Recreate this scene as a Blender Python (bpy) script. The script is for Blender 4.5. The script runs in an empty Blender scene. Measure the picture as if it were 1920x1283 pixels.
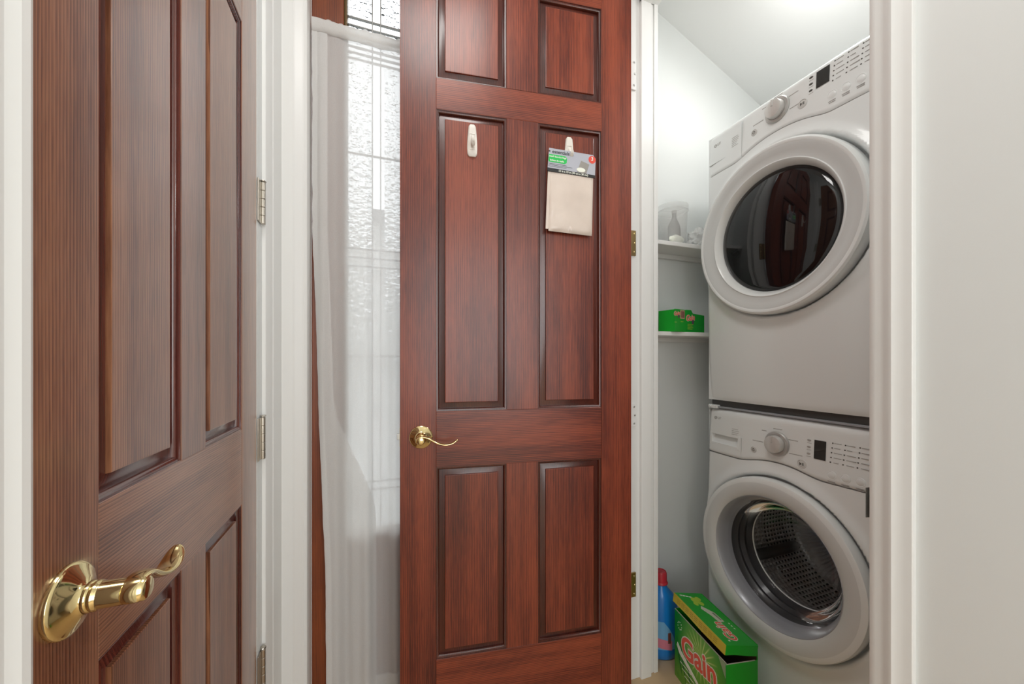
import bpy, bmesh, math, random
from mathutils import Matrix, Vector, noise
random.seed(7)
PI = math.pi
S = bpy.context.scene
COL = S.collection

# ------------------------------------------------------------------ camera, world, light, exposure
cam = bpy.data.objects.new('camera', bpy.data.cameras.new('camera'))
COL.objects.link(cam)
cam.location = (0, 0, 1.136)
cam.rotation_euler = (PI / 2, 0, -math.atan(258 / 715))
cam.data.sensor_width = 36
cam.data.lens = 715 / 1920 * 36
cam.data.shift_y = 34.5 / 1920
cam.data.clip_start = .02
S.camera = cam

S.view_settings.view_transform = 'Standard'
S.view_settings.look = 'None'
S.view_settings.gamma = 1
S.view_settings.use_curve_mapping = False
S.view_settings.exposure = 0.30
S.cycles.use_denoising = True
S.cycles.max_bounces = 10
S.cycles.diffuse_bounces = 6
S.cycles.glossy_bounces = 5
S.cycles.transmission_bounces = 10
S.cycles.transparent_max_bounces = 16
S.cycles.caustics_reflective = False
S.cycles.caustics_refractive = True

w = bpy.data.worlds.new('overcast_sky')
S.world = w
w.use_nodes = True
bg = w.node_tree.nodes['Background']
bg.inputs[0].default_value = (.93, .97, 1.0, 1)
bg.inputs[1].default_value = 2.7


def area(name, loc, rot, size, power, color=(1, 1, 1)):
    l = bpy.data.lights.new(name, 'AREA')
    l.shape = 'RECTANGLE'
    l.size, l.size_y = size
    l.energy = power
    l.color = color
    o = bpy.data.objects.new(name, l)
    o.location = loc
    o.rotation_euler = rot
    COL.objects.link(o)
    return o


# added soft fill from behind the camera; no window is modelled there
area('added_back_fill', (.45, -2.9, 1.6), (PI / 2, 0, 0), (3.2, 2.2), 68, (.95, .98, 1))
# added overhead fill for the hall (its unseen, made-up fixture is modelled below)
area('added_hall_fill', (.12, .45, 2.70), (0, 0, 0), (.42, .42), 5, (1, .985, .96))

# ------------------------------------------------------------------ helpers


def tag(o, label=None, cat=None, group=None, kind=None):
    if label: o['label'] = label
    if cat: o['category'] = cat
    if group: o['group'] = group
    if kind: o['kind'] = kind
    return o


def empty(name, loc=(0, 0, 0), rz=0, parent=None):
    o = bpy.data.objects.new(name, None)
    o.empty_display_size = .05
    o.location = loc
    o.rotation_euler = (0, 0, rz)
    COL.objects.link(o)
    if parent: o.parent = parent
    return o


def obj(name, bm, m, parent=None, smooth=False, loc=None, rot=None, angle=35):
    me = bpy.data.meshes.new(name)
    bmesh.ops.recalc_face_normals(bm, faces=bm.faces)
    if smooth:
        lim = math.radians(angle)
        for f in bm.faces: f.smooth = True
        for e in bm.edges:
            if len(e.link_faces) == 2 and e.calc_face_angle(0) > lim: e.smooth = False
    bm.to_mesh(me)
    bm.free()
    if m: me.materials.append(m)
    o = bpy.data.objects.new(name, me)
    COL.objects.link(o)
    if parent: o.parent = parent
    if loc: o.location = loc
    if rot: o.rotation_euler = rot
    return o


def box(bm, x0, x1, y0, y1, z0, z1, bev=0, seg=1):
    r = bmesh.ops.create_cube(bm, size=1)
    vs = r['verts']
    for v in vs:
        v.co = Vector((x0 + (v.co.x + .5) * (x1 - x0), y0 + (v.co.y + .5) * (y1 - y0), z0 + (v.co.z + .5) * (z1 - z0)))
    if bev:
        es = list({e for v in vs for e in v.link_edges})
        bmesh.ops.bevel(bm, geom=es, offset=bev, segments=seg, affect='EDGES', profile=.5)
    return bm


def bxo(name, dims, m, parent=None, bev=.001, seg=1, smooth=False):
    bm = bmesh.new()
    box(bm, *dims, bev=bev, seg=seg)
    return obj(name, bm, m, parent, smooth)


def lathe(bm, prof, M=Matrix(), n=48, close=False):
    """prof: (r, h) revolved about local z, then transformed by M."""
    rings = []
    for r, h in prof:
        if r < 1e-6:
            rings.append([bm.verts.new(M @ Vector((0, 0, h)))])
        else:
            rings.append([bm.verts.new(M @ Vector((r * math.cos(2 * PI * i / n), r * math.sin(2 * PI * i / n), h))) for i in range(n)])
    prs = list(zip(rings, rings[1:]))
    if close: prs.append((rings[-1], rings[0]))
    for a, b in prs:
        for i in range(n):
            j = (i + 1) % n
            if len(a) == 1 and len(b) == 1: continue
            if len(a) == 1: bm.faces.new((a[0], b[i], b[j]))
            elif len(b) == 1: bm.faces.new((a[i], a[j], b[0]))
            else: bm.faces.new((a[i], a[j], b[j], b[i]))
    return bm


FRONT = Matrix.Rotation(PI / 2, 4, 'X')      # local z -> -y  (things facing -y)


def grid(bm, nu, nv, fn, keep=None):
    V = [[bm.verts.new(fn(i / nu, j / nv)) for j in range(nv + 1)] for i in range(nu + 1)]
    for i in range(nu):
        for j in range(nv):
            q = (V[i][j], V[i + 1][j], V[i + 1][j + 1], V[i][j + 1])
            if keep is None or keep(sum((v.co for v in q), Vector()) / 4): bm.faces.new(q)
    loose = [v for v in bm.verts if not v.link_faces]
    if loose: bmesh.ops.delete(bm, geom=loose, context='VERTS')
    return bm


def ring_rect(bm, x0, x1, z0, z1, prof, cap=False):
    """mitred frame: prof = (inset, depth y)."""
    loops = []
    for d, y in prof:
        loops.append([bm.verts.new((x0 + d, y, z0 + d)), bm.verts.new((x1 - d, y, z0 + d)),
                      bm.verts.new((x1 - d, y, z1 - d)), bm.verts.new((x0 + d, y, z1 - d))])
    for a, b in zip(loops, loops[1:]):
        for i in range(4):
            j = (i + 1) % 4
            bm.faces.new((a[i], a[j], b[j], b[i]))
    if cap: bm.faces.new(loops[-1])
    return bm


def sweep(bm, pts, sec, closed_ends=True):
    """ribbon/tube: pts list of (centre, axis_u, axis_v, half_u, half_v); sec = number of section points"""
    rings = []
    for c, u, v, a, b in pts:
        rings.append([bm.verts.new(c + u * a * math.cos(2 * PI * k / sec) + v * b * math.sin(2 * PI * k / sec)) for k in range(sec)])
    for p, q in zip(rings, rings[1:]):
        for k in range(sec):
            l = (k + 1) % sec
            bm.faces.new((p[k], p[l], q[l], q[k]))
    if closed_ends:
        bm.faces.new(rings[0]); bm.faces.new(rings[-1])
    return bm


def prism(bm, poly, axis, a, b):
    """extrude 2-D polygon along axis 'x','y' or 'z' from a to b"""
    def mk(p, t):
        if axis == 'x': return (t, p[0], p[1])
        if axis == 'y': return (p[0], t, p[1])
        return (p[0], p[1], t)
    A = [bm.verts.new(mk(p, a)) for p in poly]
    B = [bm.verts.new(mk(p, b)) for p in poly]
    n = len(poly)
    for i in range(n): bm.faces.new((A[i], A[(i + 1) % n], B[(i + 1) % n], B[i]))
    bm.faces.new(A); bm.faces.new(B)
    return bm


_dg = None


def text(name, s, size, m, parent, loc, bold=0.0, shear=0.0, roll=0.0, extrude=.0002, align='CENTER', base=None, sx=1.0, spacing=1.0):
    """flat lettering facing -y of its parent"""
    cu = bpy.data.curves.new('lettering', 'FONT')
    cu.body = s; cu.size = size; cu.offset = bold; cu.shear = shear; cu.extrude = extrude
    cu.align_x = align; cu.align_y = 'CENTER'; cu.resolution_u = 4; cu.space_character = spacing
    t = bpy.data.objects.new('lettering_source', cu)
    COL.objects.link(t)
    bpy.context.view_layer.update()
    me = bpy.data.meshes.new_from_object(t.evaluated_get(bpy.context.evaluated_depsgraph_get()))
    bpy.data.objects.remove(t); bpy.data.curves.remove(cu)
    base = FRONT if base is None else base
    me.transform(Matrix.Translation(loc) @ base @ Matrix.Rotation(roll, 4, 'Z') @ Matrix.Diagonal((sx, 1, 1, 1)))
    me.materials.clear(); me.materials.append(m)
    me.name = name
    o = bpy.data.objects.new(name, me)
    COL.objects.link(o)
    o.parent = parent
    return o


# ------------------------------------------------------------------ materials
class NT:
    def __init__(s, name):
        s.m = bpy.data.materials.new(name); s.m.use_nodes = True
        s.t = s.m.node_tree; s.n = s.t.nodes; s.l = s.t.links
        s.p = s.n['Principled BSDF']; s.out = s.n['Material Output']
    def add(s, typ, **kw):
        nd = s.n.new(typ)
        for k, v in kw.items():
            if k.startswith('i_'):
                nd.inputs[k[2:].replace('_', ' ')].default_value = v
            else: setattr(nd, k, v)
        return nd
    def link(s, a, b): s.l.new(a, b)
    def math(s, op, a, b=None, c=None):
        nd = s.n.new('ShaderNodeMath'); nd.operation = op
        for i, x in enumerate((a, b, c)):
            if x is None: continue
            if isinstance(x, (int, float)): nd.inputs[i].default_value = x
            else: s.l.new(x, nd.inputs[i])
        return nd.outputs[0]
    def mix(s, f, a, b):
        nd = s.n.new('ShaderNodeMix'); nd.data_type = 'RGBA'
        for i, x in ((0, f), (6, a), (7, b)):
            if isinstance(x, (int, float)): nd.inputs[i].default_value = x
            elif isinstance(x, tuple): nd.inputs[i].default_value = x if len(x) == 4 else (*x, 1)
            else: s.l.new(x, nd.inputs[i])
        return nd.outputs[2]


def sr(r, g, b):
    f = lambda c: (c / 255 / 12.92) if c <= 10 else ((c / 255 + .055) / 1.055) ** 2.4
    return (f(r), f(g), f(b), 1)


def plain(name, col, rough=.5, metal=0, coat=0, bump=0, bscale=200, spec=.5, vary=0):
    k = NT(name)
    k.p.inputs['Base Color'].default_value = col if len(col) == 4 else (*col, 1)
    k.p.inputs['Roughness'].default_value = rough
    k.p.inputs['Metallic'].default_value = metal
    k.p.inputs['Coat Weight'].default_value = coat
    k.p.inputs['Coat Roughness'].default_value = .08
    k.p.inputs['Specular IOR Level'].default_value = spec
    tc = k.add('ShaderNodeTexCoord')
    nz = k.add('ShaderNodeTexNoise', i_Scale=bscale, i_Detail=3.0)
    k.link(tc.outputs['Object'], nz.inputs['Vector'])
    if vary:
        n2 = k.add('ShaderNodeTexNoise', i_Scale=3.0, i_Detail=3.0)
        k.link(tc.outputs['Object'], n2.inputs['Vector'])
        c = col[:3]
        k.link(k.mix(n2.outputs[0], tuple(x * (1 - vary) for x in c), tuple(min(1, x * (1 + vary)) for x in c)), k.p.inputs['Base Color'])
    if bump:
        b = k.add('ShaderNodeBump', i_Strength=bump, i_Distance=.001)
        k.link(nz.outputs[0], b.inputs['Height']); k.link(b.outputs[0], k.p.inputs['Normal'])
    return k.m


def wood(name, axis, cols, rough=.3, coat=.35, wave=60):
    """cols: dark, mid, light; grain runs along axis ('z' or 'x') of the object's own frame"""
    k = NT(name)
    tc = k.add('ShaderNodeTexCoord')
    oi = k.add('ShaderNodeObjectInfo')
    rnd = k.math('MULTIPLY', oi.outputs['Random'], 9.0)
    cmb = k.add('ShaderNodeCombineXYZ')
    for i in range(3): k.link(rnd, cmb.inputs[i])
    addv = k.add('ShaderNodeVectorMath', operation='ADD')
    k.link(tc.outputs['Object'], addv.inputs[0]); k.link(cmb.outputs[0], addv.inputs[1])
    mp = k.add('ShaderNodeMapping')
    mp.inputs['Scale'].default_value = (1, .6, .035) if axis == 'z' else (.035, .6, 1)
    k.link(addv.outputs[0], mp.inputs['Vector'])
    v = mp.outputs[0]
    n1 = k.add('ShaderNodeTexNoise', i_Scale=22.0, i_Detail=3.0, i_Roughness=.55, i_Distortion=.3); k.link(v, n1.inputs['Vector'])
    n2 = k.add('ShaderNodeTexNoise', i_Scale=420.0, i_Detail=3.0, i_Roughness=.6); k.link(v, n2.inputs['Vector'])
    wv = k.add('ShaderNodeTexWave', wave_type='BANDS', bands_direction='X' if axis == 'z' else 'Z', wave_profile='SAW')
    wv.inputs['Scale'].default_value = wave; wv.inputs['Distortion'].default_value = 9.0
    wv.inputs['Detail'].default_value = 3.0; wv.inputs['Detail Scale'].default_value = .28
    k.link(v, wv.inputs['Vector'])
    n3 = k.add('ShaderNodeTexNoise', i_Scale=7.0, i_Detail=4.0, i_Roughness=.6)
    mp3 = k.add('ShaderNodeMapping')
    mp3.inputs['Scale'].default_value = (1, 1, .35) if axis == 'z' else (.35, 1, 1)
    k.link(addv.outputs[0], mp3.inputs['Vector']); k.link(mp3.outputs[0], n3.inputs['Vector'])
    f = k.math('ADD', k.math('MULTIPLY', n1.outputs[0], .36), k.math('MULTIPLY', n2.outputs[0], .36))
    f = k.math('ADD', f, k.math('MULTIPLY', wv.outputs['Fac'], .22))
    f = k.math('ADD', f, k.math('MULTIPLY', n3.outputs[0], .32))
    f = k.math('ADD', f, k.math('MULTIPLY', oi.outputs['Random'], .06))
    cr = k.add('ShaderNodeValToRGB')
    cr.color_ramp.elements[0].position = .42; cr.color_ramp.elements[0].color = cols[0]
    cr.color_ramp.elements[1].position = .80; cr.color_ramp.elements[1].color = cols[2]
    e = cr.color_ramp.elements.new(.60); e.color = cols[1]
    k.link(f, cr.inputs[0])
    k.link(cr.outputs[0], k.p.inputs['Base Color'])
    k.p.inputs['Roughness'].default_value = rough
    k.p.inputs['Coat Weight'].default_value = coat
    k.p.inputs['Coat Roughness'].default_value = .18
    b = k.add('ShaderNodeBump', i_Strength=.12, i_Distance=.0008)
    k.link(n2.outputs[0], b.inputs['Height']); k.link(b.outputs[0], k.p.inputs['Normal'])
    return k.m


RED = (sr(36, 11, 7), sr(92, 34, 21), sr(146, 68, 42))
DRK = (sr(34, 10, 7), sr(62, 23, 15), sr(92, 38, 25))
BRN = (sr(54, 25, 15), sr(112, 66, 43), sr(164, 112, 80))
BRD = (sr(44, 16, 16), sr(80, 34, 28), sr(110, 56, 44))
ENT = (sr(70, 28, 10), sr(110, 50, 20), sr(140, 70, 30))
M = {}
M['red_z'] = wood('stained_fir_upright_grain', 'z', RED, rough=.36, coat=.16)
M['red_x'] = wood('stained_fir_level_grain', 'x', RED, rough=.36, coat=.16)
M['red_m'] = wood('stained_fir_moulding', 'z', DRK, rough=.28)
M['brn_z'] = wood('brown_fir_upright_grain', 'z', BRN, rough=.3, coat=.9, wave=75)
M['brn_x'] = wood('brown_fir_level_grain', 'x', BRN, rough=.3, coat=.9, wave=75)
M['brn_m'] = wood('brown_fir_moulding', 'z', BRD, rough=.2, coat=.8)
M['ent_z'] = wood('entry_door_upright_grain', 'z', ENT, rough=.4, coat=.1)
M['ent_x'] = wood('entry_door_level_grain', 'x', ENT, rough=.4, coat=.1)
M['wall'] = plain('painted_wall', (.80, .82, .812), .6, bump=.08, bscale=320)
M['ceil'] = plain('painted_ceiling', (.79, .795, .785), .7, bump=.06, bscale=260)
M['trim'] = plain('white_gloss_trim', (.80, .80, .785), .35, bump=.02, bscale=60)
M['brass'] = plain('polished_brass', (.84, .69, .36), .09, 1)
M['abrass'] = plain('antique_brass', (.50, .36, .17), .3, 1)
M['nickel'] = plain('brushed_nickel', (.50, .46, .40), .28, 1)
M['steel'] = plain('satin_steel', (.55, .55, .54), .3, 1)
M['dark_metal'] = plain('dark_strike_metal', (.26, .255, .24), .45, .7)
M['enamel'] = plain('white_enamel', (.83, .855, .855), .3, coat=.3)
M['ringgrey'] = plain('pearl_grey_plastic', (.66, .68, .678), .33, coat=.25)
M['rimwhite'] = plain('white_rim_plastic', (.82, .845, .842), .25, coat=.3)
M['bezel'] = plain('silver_bezel', (.36, .375, .41), .3, .15, coat=.2)
M['knob'] = plain('silver_knob', (.66, .65, .63), .3, .25, coat=.2)
M['knob_ring'] = plain('silver_knob_ring', (.52, .515, .50), .32, .4)
M['display'] = plain('grey_display', (.09, .09, .086), .25)
M['print'] = plain('grey_print', (.40, .395, .38), .5)
M['printd'] = plain('dark_print', (.07, .068, .06), .5)
M['button'] = plain('button_grey', (.64, .635, .62), .4)
M['seam'] = plain('dark_seam', (.22, .22, .215), .6)
M['rubber'] = plain('grey_rubber_gasket', (.045, .045, .048), .35, coat=.2)
M['lifter'] = plain('dark_lifter_plastic', (.05, .05, .05), .4)
M['hook'] = plain('white_hook_plastic', (.74, .70, .64), .35)
M['floor'] = plain('tan_sheet_flooring', sr(196, 168, 132), .45, bump=.05, bscale=90, vary=.12)
M['shelf'] = plain('white_shelf_board', (.80, .795, .78), .45)
M['cardin'] = plain('brown_card_inside', sr(92, 72, 50), .8, vary=.2)
M['cardedge'] = plain('pale_card_edge', sr(190, 190, 175), .8)
M['green'] = plain('green_card', sr(8, 162, 38), .35, coat=.2)
M['greend'] = plain('dark_green_print', sr(8, 96, 26), .4)
M['yellow'] = plain('yellow_card', sr(205, 186, 62), .4, vary=.05)
M['lime'] = plain('lime_print', sr(170, 200, 60), .4)
M['orange'] = plain('orange_red_print', sr(232, 92, 68), .4)
M['white_ink'] = plain('white_ink', sr(236, 238, 226), .4)
M['black_ink'] = plain('black_ink', sr(28, 28, 30), .5)
M['blue'] = plain('blue_bottle_plastic', sr(26, 128, 210), .28, coat=.3)
M['redcap'] = plain('red_cap_plastic', sr(196, 48, 62), .35)
M['sky_label'] = plain('pale_blue_label', sr(120, 178, 220), .4)
M['pink'] = plain('pink_label', sr(220, 130, 150), .4)
M['header'] = plain('grey_blue_header_card', sr(176, 178, 188), .35, coat=.2, vary=.08)
M['hgreen'] = plain('green_header_print', sr(40, 190, 88), .4)
M['hred'] = plain('red_header_print', sr(222, 78, 62), .4)
M['came'] = plain('lead_came', (.34, .34, .33), .35, .6)


def mk_mesh_bag():
    k = NT('folded_mesh_fabric')
    tc = k.add('ShaderNodeTexCoord')
    n = k.add('ShaderNodeTexNoise', i_Scale=9.0, i_Detail=4.0); k.link(tc.outputs['Object'], n.inputs['Vector'])
    k.link(k.mix(n.outputs[0], sr(196, 180, 168), sr(232, 218, 206)), k.p.inputs['Base Color'])
    k.p.inputs['Roughness'].default_value = .35
    k.p.inputs['Coat Weight'].default_value = .25
    b = k.add('ShaderNodeBump', i_Strength=.4, i_Distance=.004); k.link(n.outputs[0], b.inputs['Height']); k.link(b.outputs[0], k.p.inputs['Normal'])
    return k.m


def mk_curtain(name, transp, transl, tint):
    k = NT(name)
    k.n.remove(k.p)
    tc = k.add('ShaderNodeTexCoord')
    n = k.add('ShaderNodeTexNoise', i_Scale=700.0, i_Detail=2.0); k.link(tc.outputs['Object'], n.inputs['Vector'])
    n2 = k.add('ShaderNodeTexNoise', i_Scale=55.0, i_Detail=5.0, i_Roughness=.7); k.link(tc.outputs['Object'], n2.inputs['Vector'])
    d = k.add('ShaderNodeBsdfDiffuse'); d.inputs[0].default_value = (*tint, 1)
    tl = k.add('ShaderNodeBsdfTranslucent'); tl.inputs[0].default_value = (*tint, 1)
    tr = k.add('ShaderNodeBsdfTransparent')
    m1 = k.add('ShaderNodeMixShader'); m1.inputs[0].default_value = transl
    k.link(d.outputs[0], m1.inputs[1]); k.link(tl.outputs[0], m1.inputs[2])
    m2 = k.add('ShaderNodeMixShader')
    ff = k.math('ADD', k.math('MULTIPLY', k.math('SUBTRACT', n.outputs[0], .5), .2), transp)
    k.link(ff, m2.inputs[0])
    k.link(m1.outputs[0], m2.inputs[1]); k.link(tr.outputs[0], m2.inputs[2])
    b = k.add('ShaderNodeBump', i_Strength=.25, i_Distance=.002); k.link(n2.outputs[0], b.inputs['Height'])
    k.link(b.outputs[0], d.inputs['Normal']); k.link(b.outputs[0], tl.inputs['Normal'])
    k.link(m2.outputs[0], k.out.inputs[0])
    return k.m


def mk_glass(name, tint=(1, 1, 1), refl=1.45, bump=0, scale=70, rough=0.0, refract=False):
    """thin clear glass (transparent + Fresnel reflection) or patterned glass (refraction with relief)"""
    k = NT(name)
    k.n.remove(k.p)
    tc = k.add('ShaderNodeTexCoord')
    nz = k.add('ShaderNodeTexNoise', i_Scale=scale, i_Detail=2.0)
    mp = k.add('ShaderNodeMapping'); mp.inputs['Scale'].default_value = (1, 37, 1.25)
    k.link(tc.outputs['Object'], mp.inputs[0]); k.link(mp.outputs[0], nz.inputs['Vector'])
    if refract:
        a = k.add('ShaderNodeBsdfRefraction'); a.inputs['IOR'].default_value = 1.42; a.inputs['Roughness'].default_value = rough
    else: a = k.add('ShaderNodeBsdfTransparent')
    a.inputs[0].default_value = (*tint, 1)
    g = k.add('ShaderNodeBsdfGlossy'); g.inputs['Roughness'].default_value = rough
    fr = k.add('ShaderNodeFresnel'); fr.inputs[0].default_value = refl
    mx = k.add('ShaderNodeMixShader')
    k.link(fr.outputs[0], mx.inputs[0]); k.link(a.outputs[0], mx.inputs[1]); k.link(g.outputs[0], mx.inputs[2])
    if bump:
        b = k.add('ShaderNodeBump', i_Strength=bump, i_Distance=.011 if refract else .006); k.link(nz.outputs[0], b.inputs['Height'])
        if refract: k.link(b.outputs[0], a.inputs['Normal'])
        k.link(b.outputs[0], g.inputs['Normal'])
    k.link(mx.outputs[0], k.out.inputs[0])
    return k.m


def mk_cloudy(name, col, transp):
    k = NT(name)
    tr = k.add('ShaderNodeBsdfTransparent'); mx = k.add('ShaderNodeMixShader'); mx.inputs[0].default_value = transp
    k.p.inputs['Base Color'].default_value = (*col, 1); k.p.inputs['Roughness'].default_value = .25
    k.link(k.p.outputs[0], mx.inputs[1]); k.link(tr.outputs[0], mx.inputs[2]); k.link(mx.outputs[0], k.out.inputs[0])
    return k.m


def mk_drum():
    """stainless drum: rows of punched holes (object frame: drum axis along y)"""
    k = NT('punched_stainless_drum')
    tc = k.add('ShaderNodeTexCoord'); sp = k.add('ShaderNodeSeparateXYZ'); k.link(tc.outputs['Object'], sp.inputs[0])
    ang = k.math('ARCTAN2', sp.outputs[0], sp.outputs[2])
    u = k.math('MULTIPLY', ang, .225 / .0155); v = k.math('MULTIPLY', sp.outputs[1], 1 / .0165)
    fu = k.math('SUBTRACT', k.math('FRACT', u), .5); fv = k.math('SUBTRACT', k.math('FRACT', v), .5)
    d = k.math('SQRT', k.math('ADD', k.math('MULTIPLY', fu, fu), k.math('MULTIPLY', fv, fv)))
    hole = k.math('LESS_THAN', d, .24)
    band = k.math('GREATER_THAN', k.math('SINE', k.math('MULTIPLY', sp.outputs[1], 24.0)), -.45)
    hole = k.math('MULTIPLY', hole, band)
    k.link(k.mix(hole, (.80, .80, .80), (.01, .01, .01)), k.p.inputs['Base Color'])
    k.p.inputs['Metallic'].default_value = .6
    k.p.inputs['Roughness'].default_value = .26
    b = k.add('ShaderNodeBump', i_Strength=.8, i_Distance=.004); b.invert = True
    sm = k.add('ShaderNodeMapRange'); sm.inputs[1].default_value = .5; sm.inputs[2].default_value = .2
    k.link(d, sm.inputs[0]); k.link(sm.outputs[0], b.inputs['Height']); k.link(b.outputs[0], k.p.inputs['Normal'])
    return k.m


def mk_detergent_face():
    """printed carton front: lime glow with rays round a centre, green towards the edges (flat print)"""
    k = NT('printed_green_carton_face')
    tc = k.add('ShaderNodeTexCoord'); sp = k.add('ShaderNodeSeparateXYZ'); k.link(tc.outputs['Object'], sp.inputs[0])
    dx = k.math('SUBTRACT', sp.outputs[0], .015); dz = k.math('SUBTRACT', sp.outputs[2], .165)
    r = k.math('SQRT', k.math('ADD', k.math('MULTIPLY', dx, dx), k.math('MULTIPLY', dz, dz)))
    a = k.math('ARCTAN2', dz, dx)
    ray = k.math('POWER', k.math('ABSOLUTE', k.math('SINE', k.math('MULTIPLY', a, 11.0))), 14.0)
    glow = k.add('ShaderNodeMapRange'); glow.inputs[1].default_value = .085; glow.inputs[2].default_value = .02; k.link(r, glow.inputs[0])
    rf = k.math('MULTIPLY', ray, k.math('MINIMUM', k.math('MULTIPLY', glow.outputs[0], 1.5), 1.0))
    r2 = k.add('ShaderNodeMapRange'); r2.inputs[1].default_value = .125; r2.inputs[2].default_value = .03; k.link(r, r2.inputs[0])
    c = k.mix(r2.outputs[0], sr(10, 140, 36), sr(120, 186, 50))
    c = k.mix(rf, c, sr(222, 232, 150))
    n = k.add('ShaderNodeTexNoise', i_Scale=26.0, i_Detail=2.0); k.link(tc.outputs['Object'], n.inputs['Vector'])
    lo = k.add('ShaderNodeMapRange'); lo.inputs[1].default_value = .11; lo.inputs[2].default_value = .03; k.link(sp.outputs[2], lo.inputs[0])
    c = k.mix(k.math('MULTIPLY', lo.outputs[0], k.math('MULTIPLY', n.outputs[0], .9)), c, sr(150, 180, 60))
    k.link(c, k.p.inputs['Base Color'])
    k.p.inputs['Roughness'].default_value = .35
    return k.m


M['bag'] = mk_mesh_bag()
M['sheer'] = mk_curtain('sheer_curtain_weave', .15, .44, (.88, .88, .87))
M['sheer2'] = mk_curtain('sheer_curtain_double_layer', .16, .42, (.88, .88, .87))
M['tex_glass'] = mk_glass('pebbled_glass', (.98, .99, .99), 1.45, bump=1.0, scale=52, rough=.01, refract=True)
M['clear_glass'] = mk_glass('bevelled_clear_glass', (.97, .98, .98), 1.5)
M['door_glass'] = mk_glass('washer_bowl_glass', (.92, .92, .93), 1.2)
M['black_glass'] = plain('black_dryer_glass', (.006, .006, .007), .03, spec=.55)
M['cloudy'] = mk_cloudy('cloudy_plastic', (.80, .80, .79), .78)
M['crinkle'] = mk_cloudy('crinkled_clear_plastic', (.85, .85, .84), .35)
M['drum'] = mk_drum()
M['gain_face'] = mk_detergent_face()
M['lamp'] = plain('lamp_opal', (.9, .9, .88), .4)
_lp = M['lamp'].node_tree.nodes['Principled BSDF']
_lp.inputs['Emission Color'].default_value = (1, .96, .9, 1)
_lp.inputs['Emission Strength'].default_value = 2.2

# ------------------------------------------------------------------ the setting
XL, XR, YE = -.2835, .832, 1.345          # left wall, right wall, entry wall
WT = .14


def struct(name, dims, m, label=None, bev=0):
    bm = bmesh.new()
    for d in (dims if isinstance(dims[0], tuple) else [dims]): box(bm, *d, bev=bev)
    o = obj(name, bm, m)
    tag(o, label, None, None, 'structure')
    return o


HD = 2.45       # door head height
CZ = 2.78
struct('floor', (-2.2, 3.2, -3.1, 1.5, -.08, 0), M['floor'])
# the room the photographer stands in, behind the hall
struct('wall_room_left', (-2.2, -2.1, -3.1, -1.0, 0, 2.78), M['wall'])
struct('wall_room_right', (3.1, 3.2, -3.1, -1.0, 0, 2.78), M['wall'])
struct('wall_room_back', (-2.2, 3.2, -3.2, -3.1, 0, 2.78), M['wall'])
struct('wall_room_front', [(-2.2, XL - .12, -1.0, -.9, 0, 2.78), (XR + .15, 3.2, -1.0, -.9, 0, 2.78)], M['wall'])
struct('ceiling_room', (-2.2, 3.2, -3.2, -1.0, 2.78, 2.88), M['ceil'])
struct('ceiling', (XL - .2, XR + WT, -1.0, 1.5, CZ, CZ + .1), M['ceil'])
struct('wall_left', [(XL - .12, XL, -1.0, .42, 0, CZ), (XL - .12, XL, 1.142, YE + .15, 0, CZ), (XL - .12, XL, .42, 1.142, HD, CZ)], M['wall'])
struct('wall_right', [(XR, XR + WT, -1.0, .405, 0, CZ), (XR, XR + WT, 1.145, YE + .15, 0, CZ), (XR, XR + WT, .405, 1.145, 2.4375, CZ)], M['wall'])
struct('wall_end', [(XL, -.205, YE, YE + .15, 0, CZ), (.72, XR, YE, YE + .15, 0, CZ), (-.205, .72, YE, YE + .15, 2.555, CZ)], M['wall'])
# closet behind the right wall
CX0, CX1 = XR + WT, 2.02
struct('wall_closet_far', (CX0, CX1 + .1, 1.285, 1.345, 0, 2.75), M['wall'])
struct('wall_closet_near', (CX0, CX1 + .1, .30, .36, 0, 2.75), M['wall'])
struct('wall_closet_back', (CX1, CX1 + .08, .36, 1.285, 0, 2.75), M['wall'])


def cz(x): return 2.589 - .428 * (x - 1.097)


bm = bmesh.new()
prism(bm, [(CX0 - .0, cz(CX0)), (CX1 + .1, cz(CX1 + .1)), (CX1 + .1, cz(CX1 + .1) + .06), (CX0, cz(CX0) + .06)], 'y', .30, 1.345)
tag(obj('ceiling_closet', bm, M['ceil']), kind='structure')

CAS = [(0, .0), (0, .009), (.004, .011), (.010, .0115), (.016, .011), (.022, .012), (.028, .015), (.033, .0155), (.039, .0120), (.048, .0105), (.0565, .0095), (.0575, .008), (.0575, .0)]


def casing(name, prof, wall_x, y0, sgn_y, sgn_x, z0, z1, m=M['trim']):
    bm = bmesh.new()
    prism(bm, [(wall_x + sgn_x * t, y0 + sgn_y * d) for d, t in prof], 'z', z0, z1)
    return tag(obj(name, bm, m, smooth=True, angle=25), kind='structure')


# right of the opening (near jamb): narrow moulded casing
casing('trim_1', [(d, t) for d, t in CAS], XR, .4195, -1, -1, 0, 2.5)
# behind the open closet door
casing('trim_2', CAS, XR, 1.150, 1, -1, 0, 2.5)
# near edge of the left door: heavier casing with back band
casing('trim_3', [(0, 0), (0, .0240), (.006, .0265), (.012, .025), (.018, .019), (.024, .0185), (.050, .020), (.058, .026), (.09, .026), (.09, 0)], XL, .4213, -1, 1, 0, 2.55)
# hinge side of the left door
casing('trim_4', [(0, 0), (0, .008), (.004, .010), (.05, .013), (.054, .0155), (.09, .017), (.12, .018), (.150, .018), (.150, 0)], XL, 1.19, 1, 1, 0, 2.55)
bm = bmesh.new(); box(bm, XL - .05, XL - .001, 1.1395, 1.19, 0, HD + .02, bev=.0015)
tag(obj('trim_5', bm, M['trim']), kind='structure')
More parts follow.
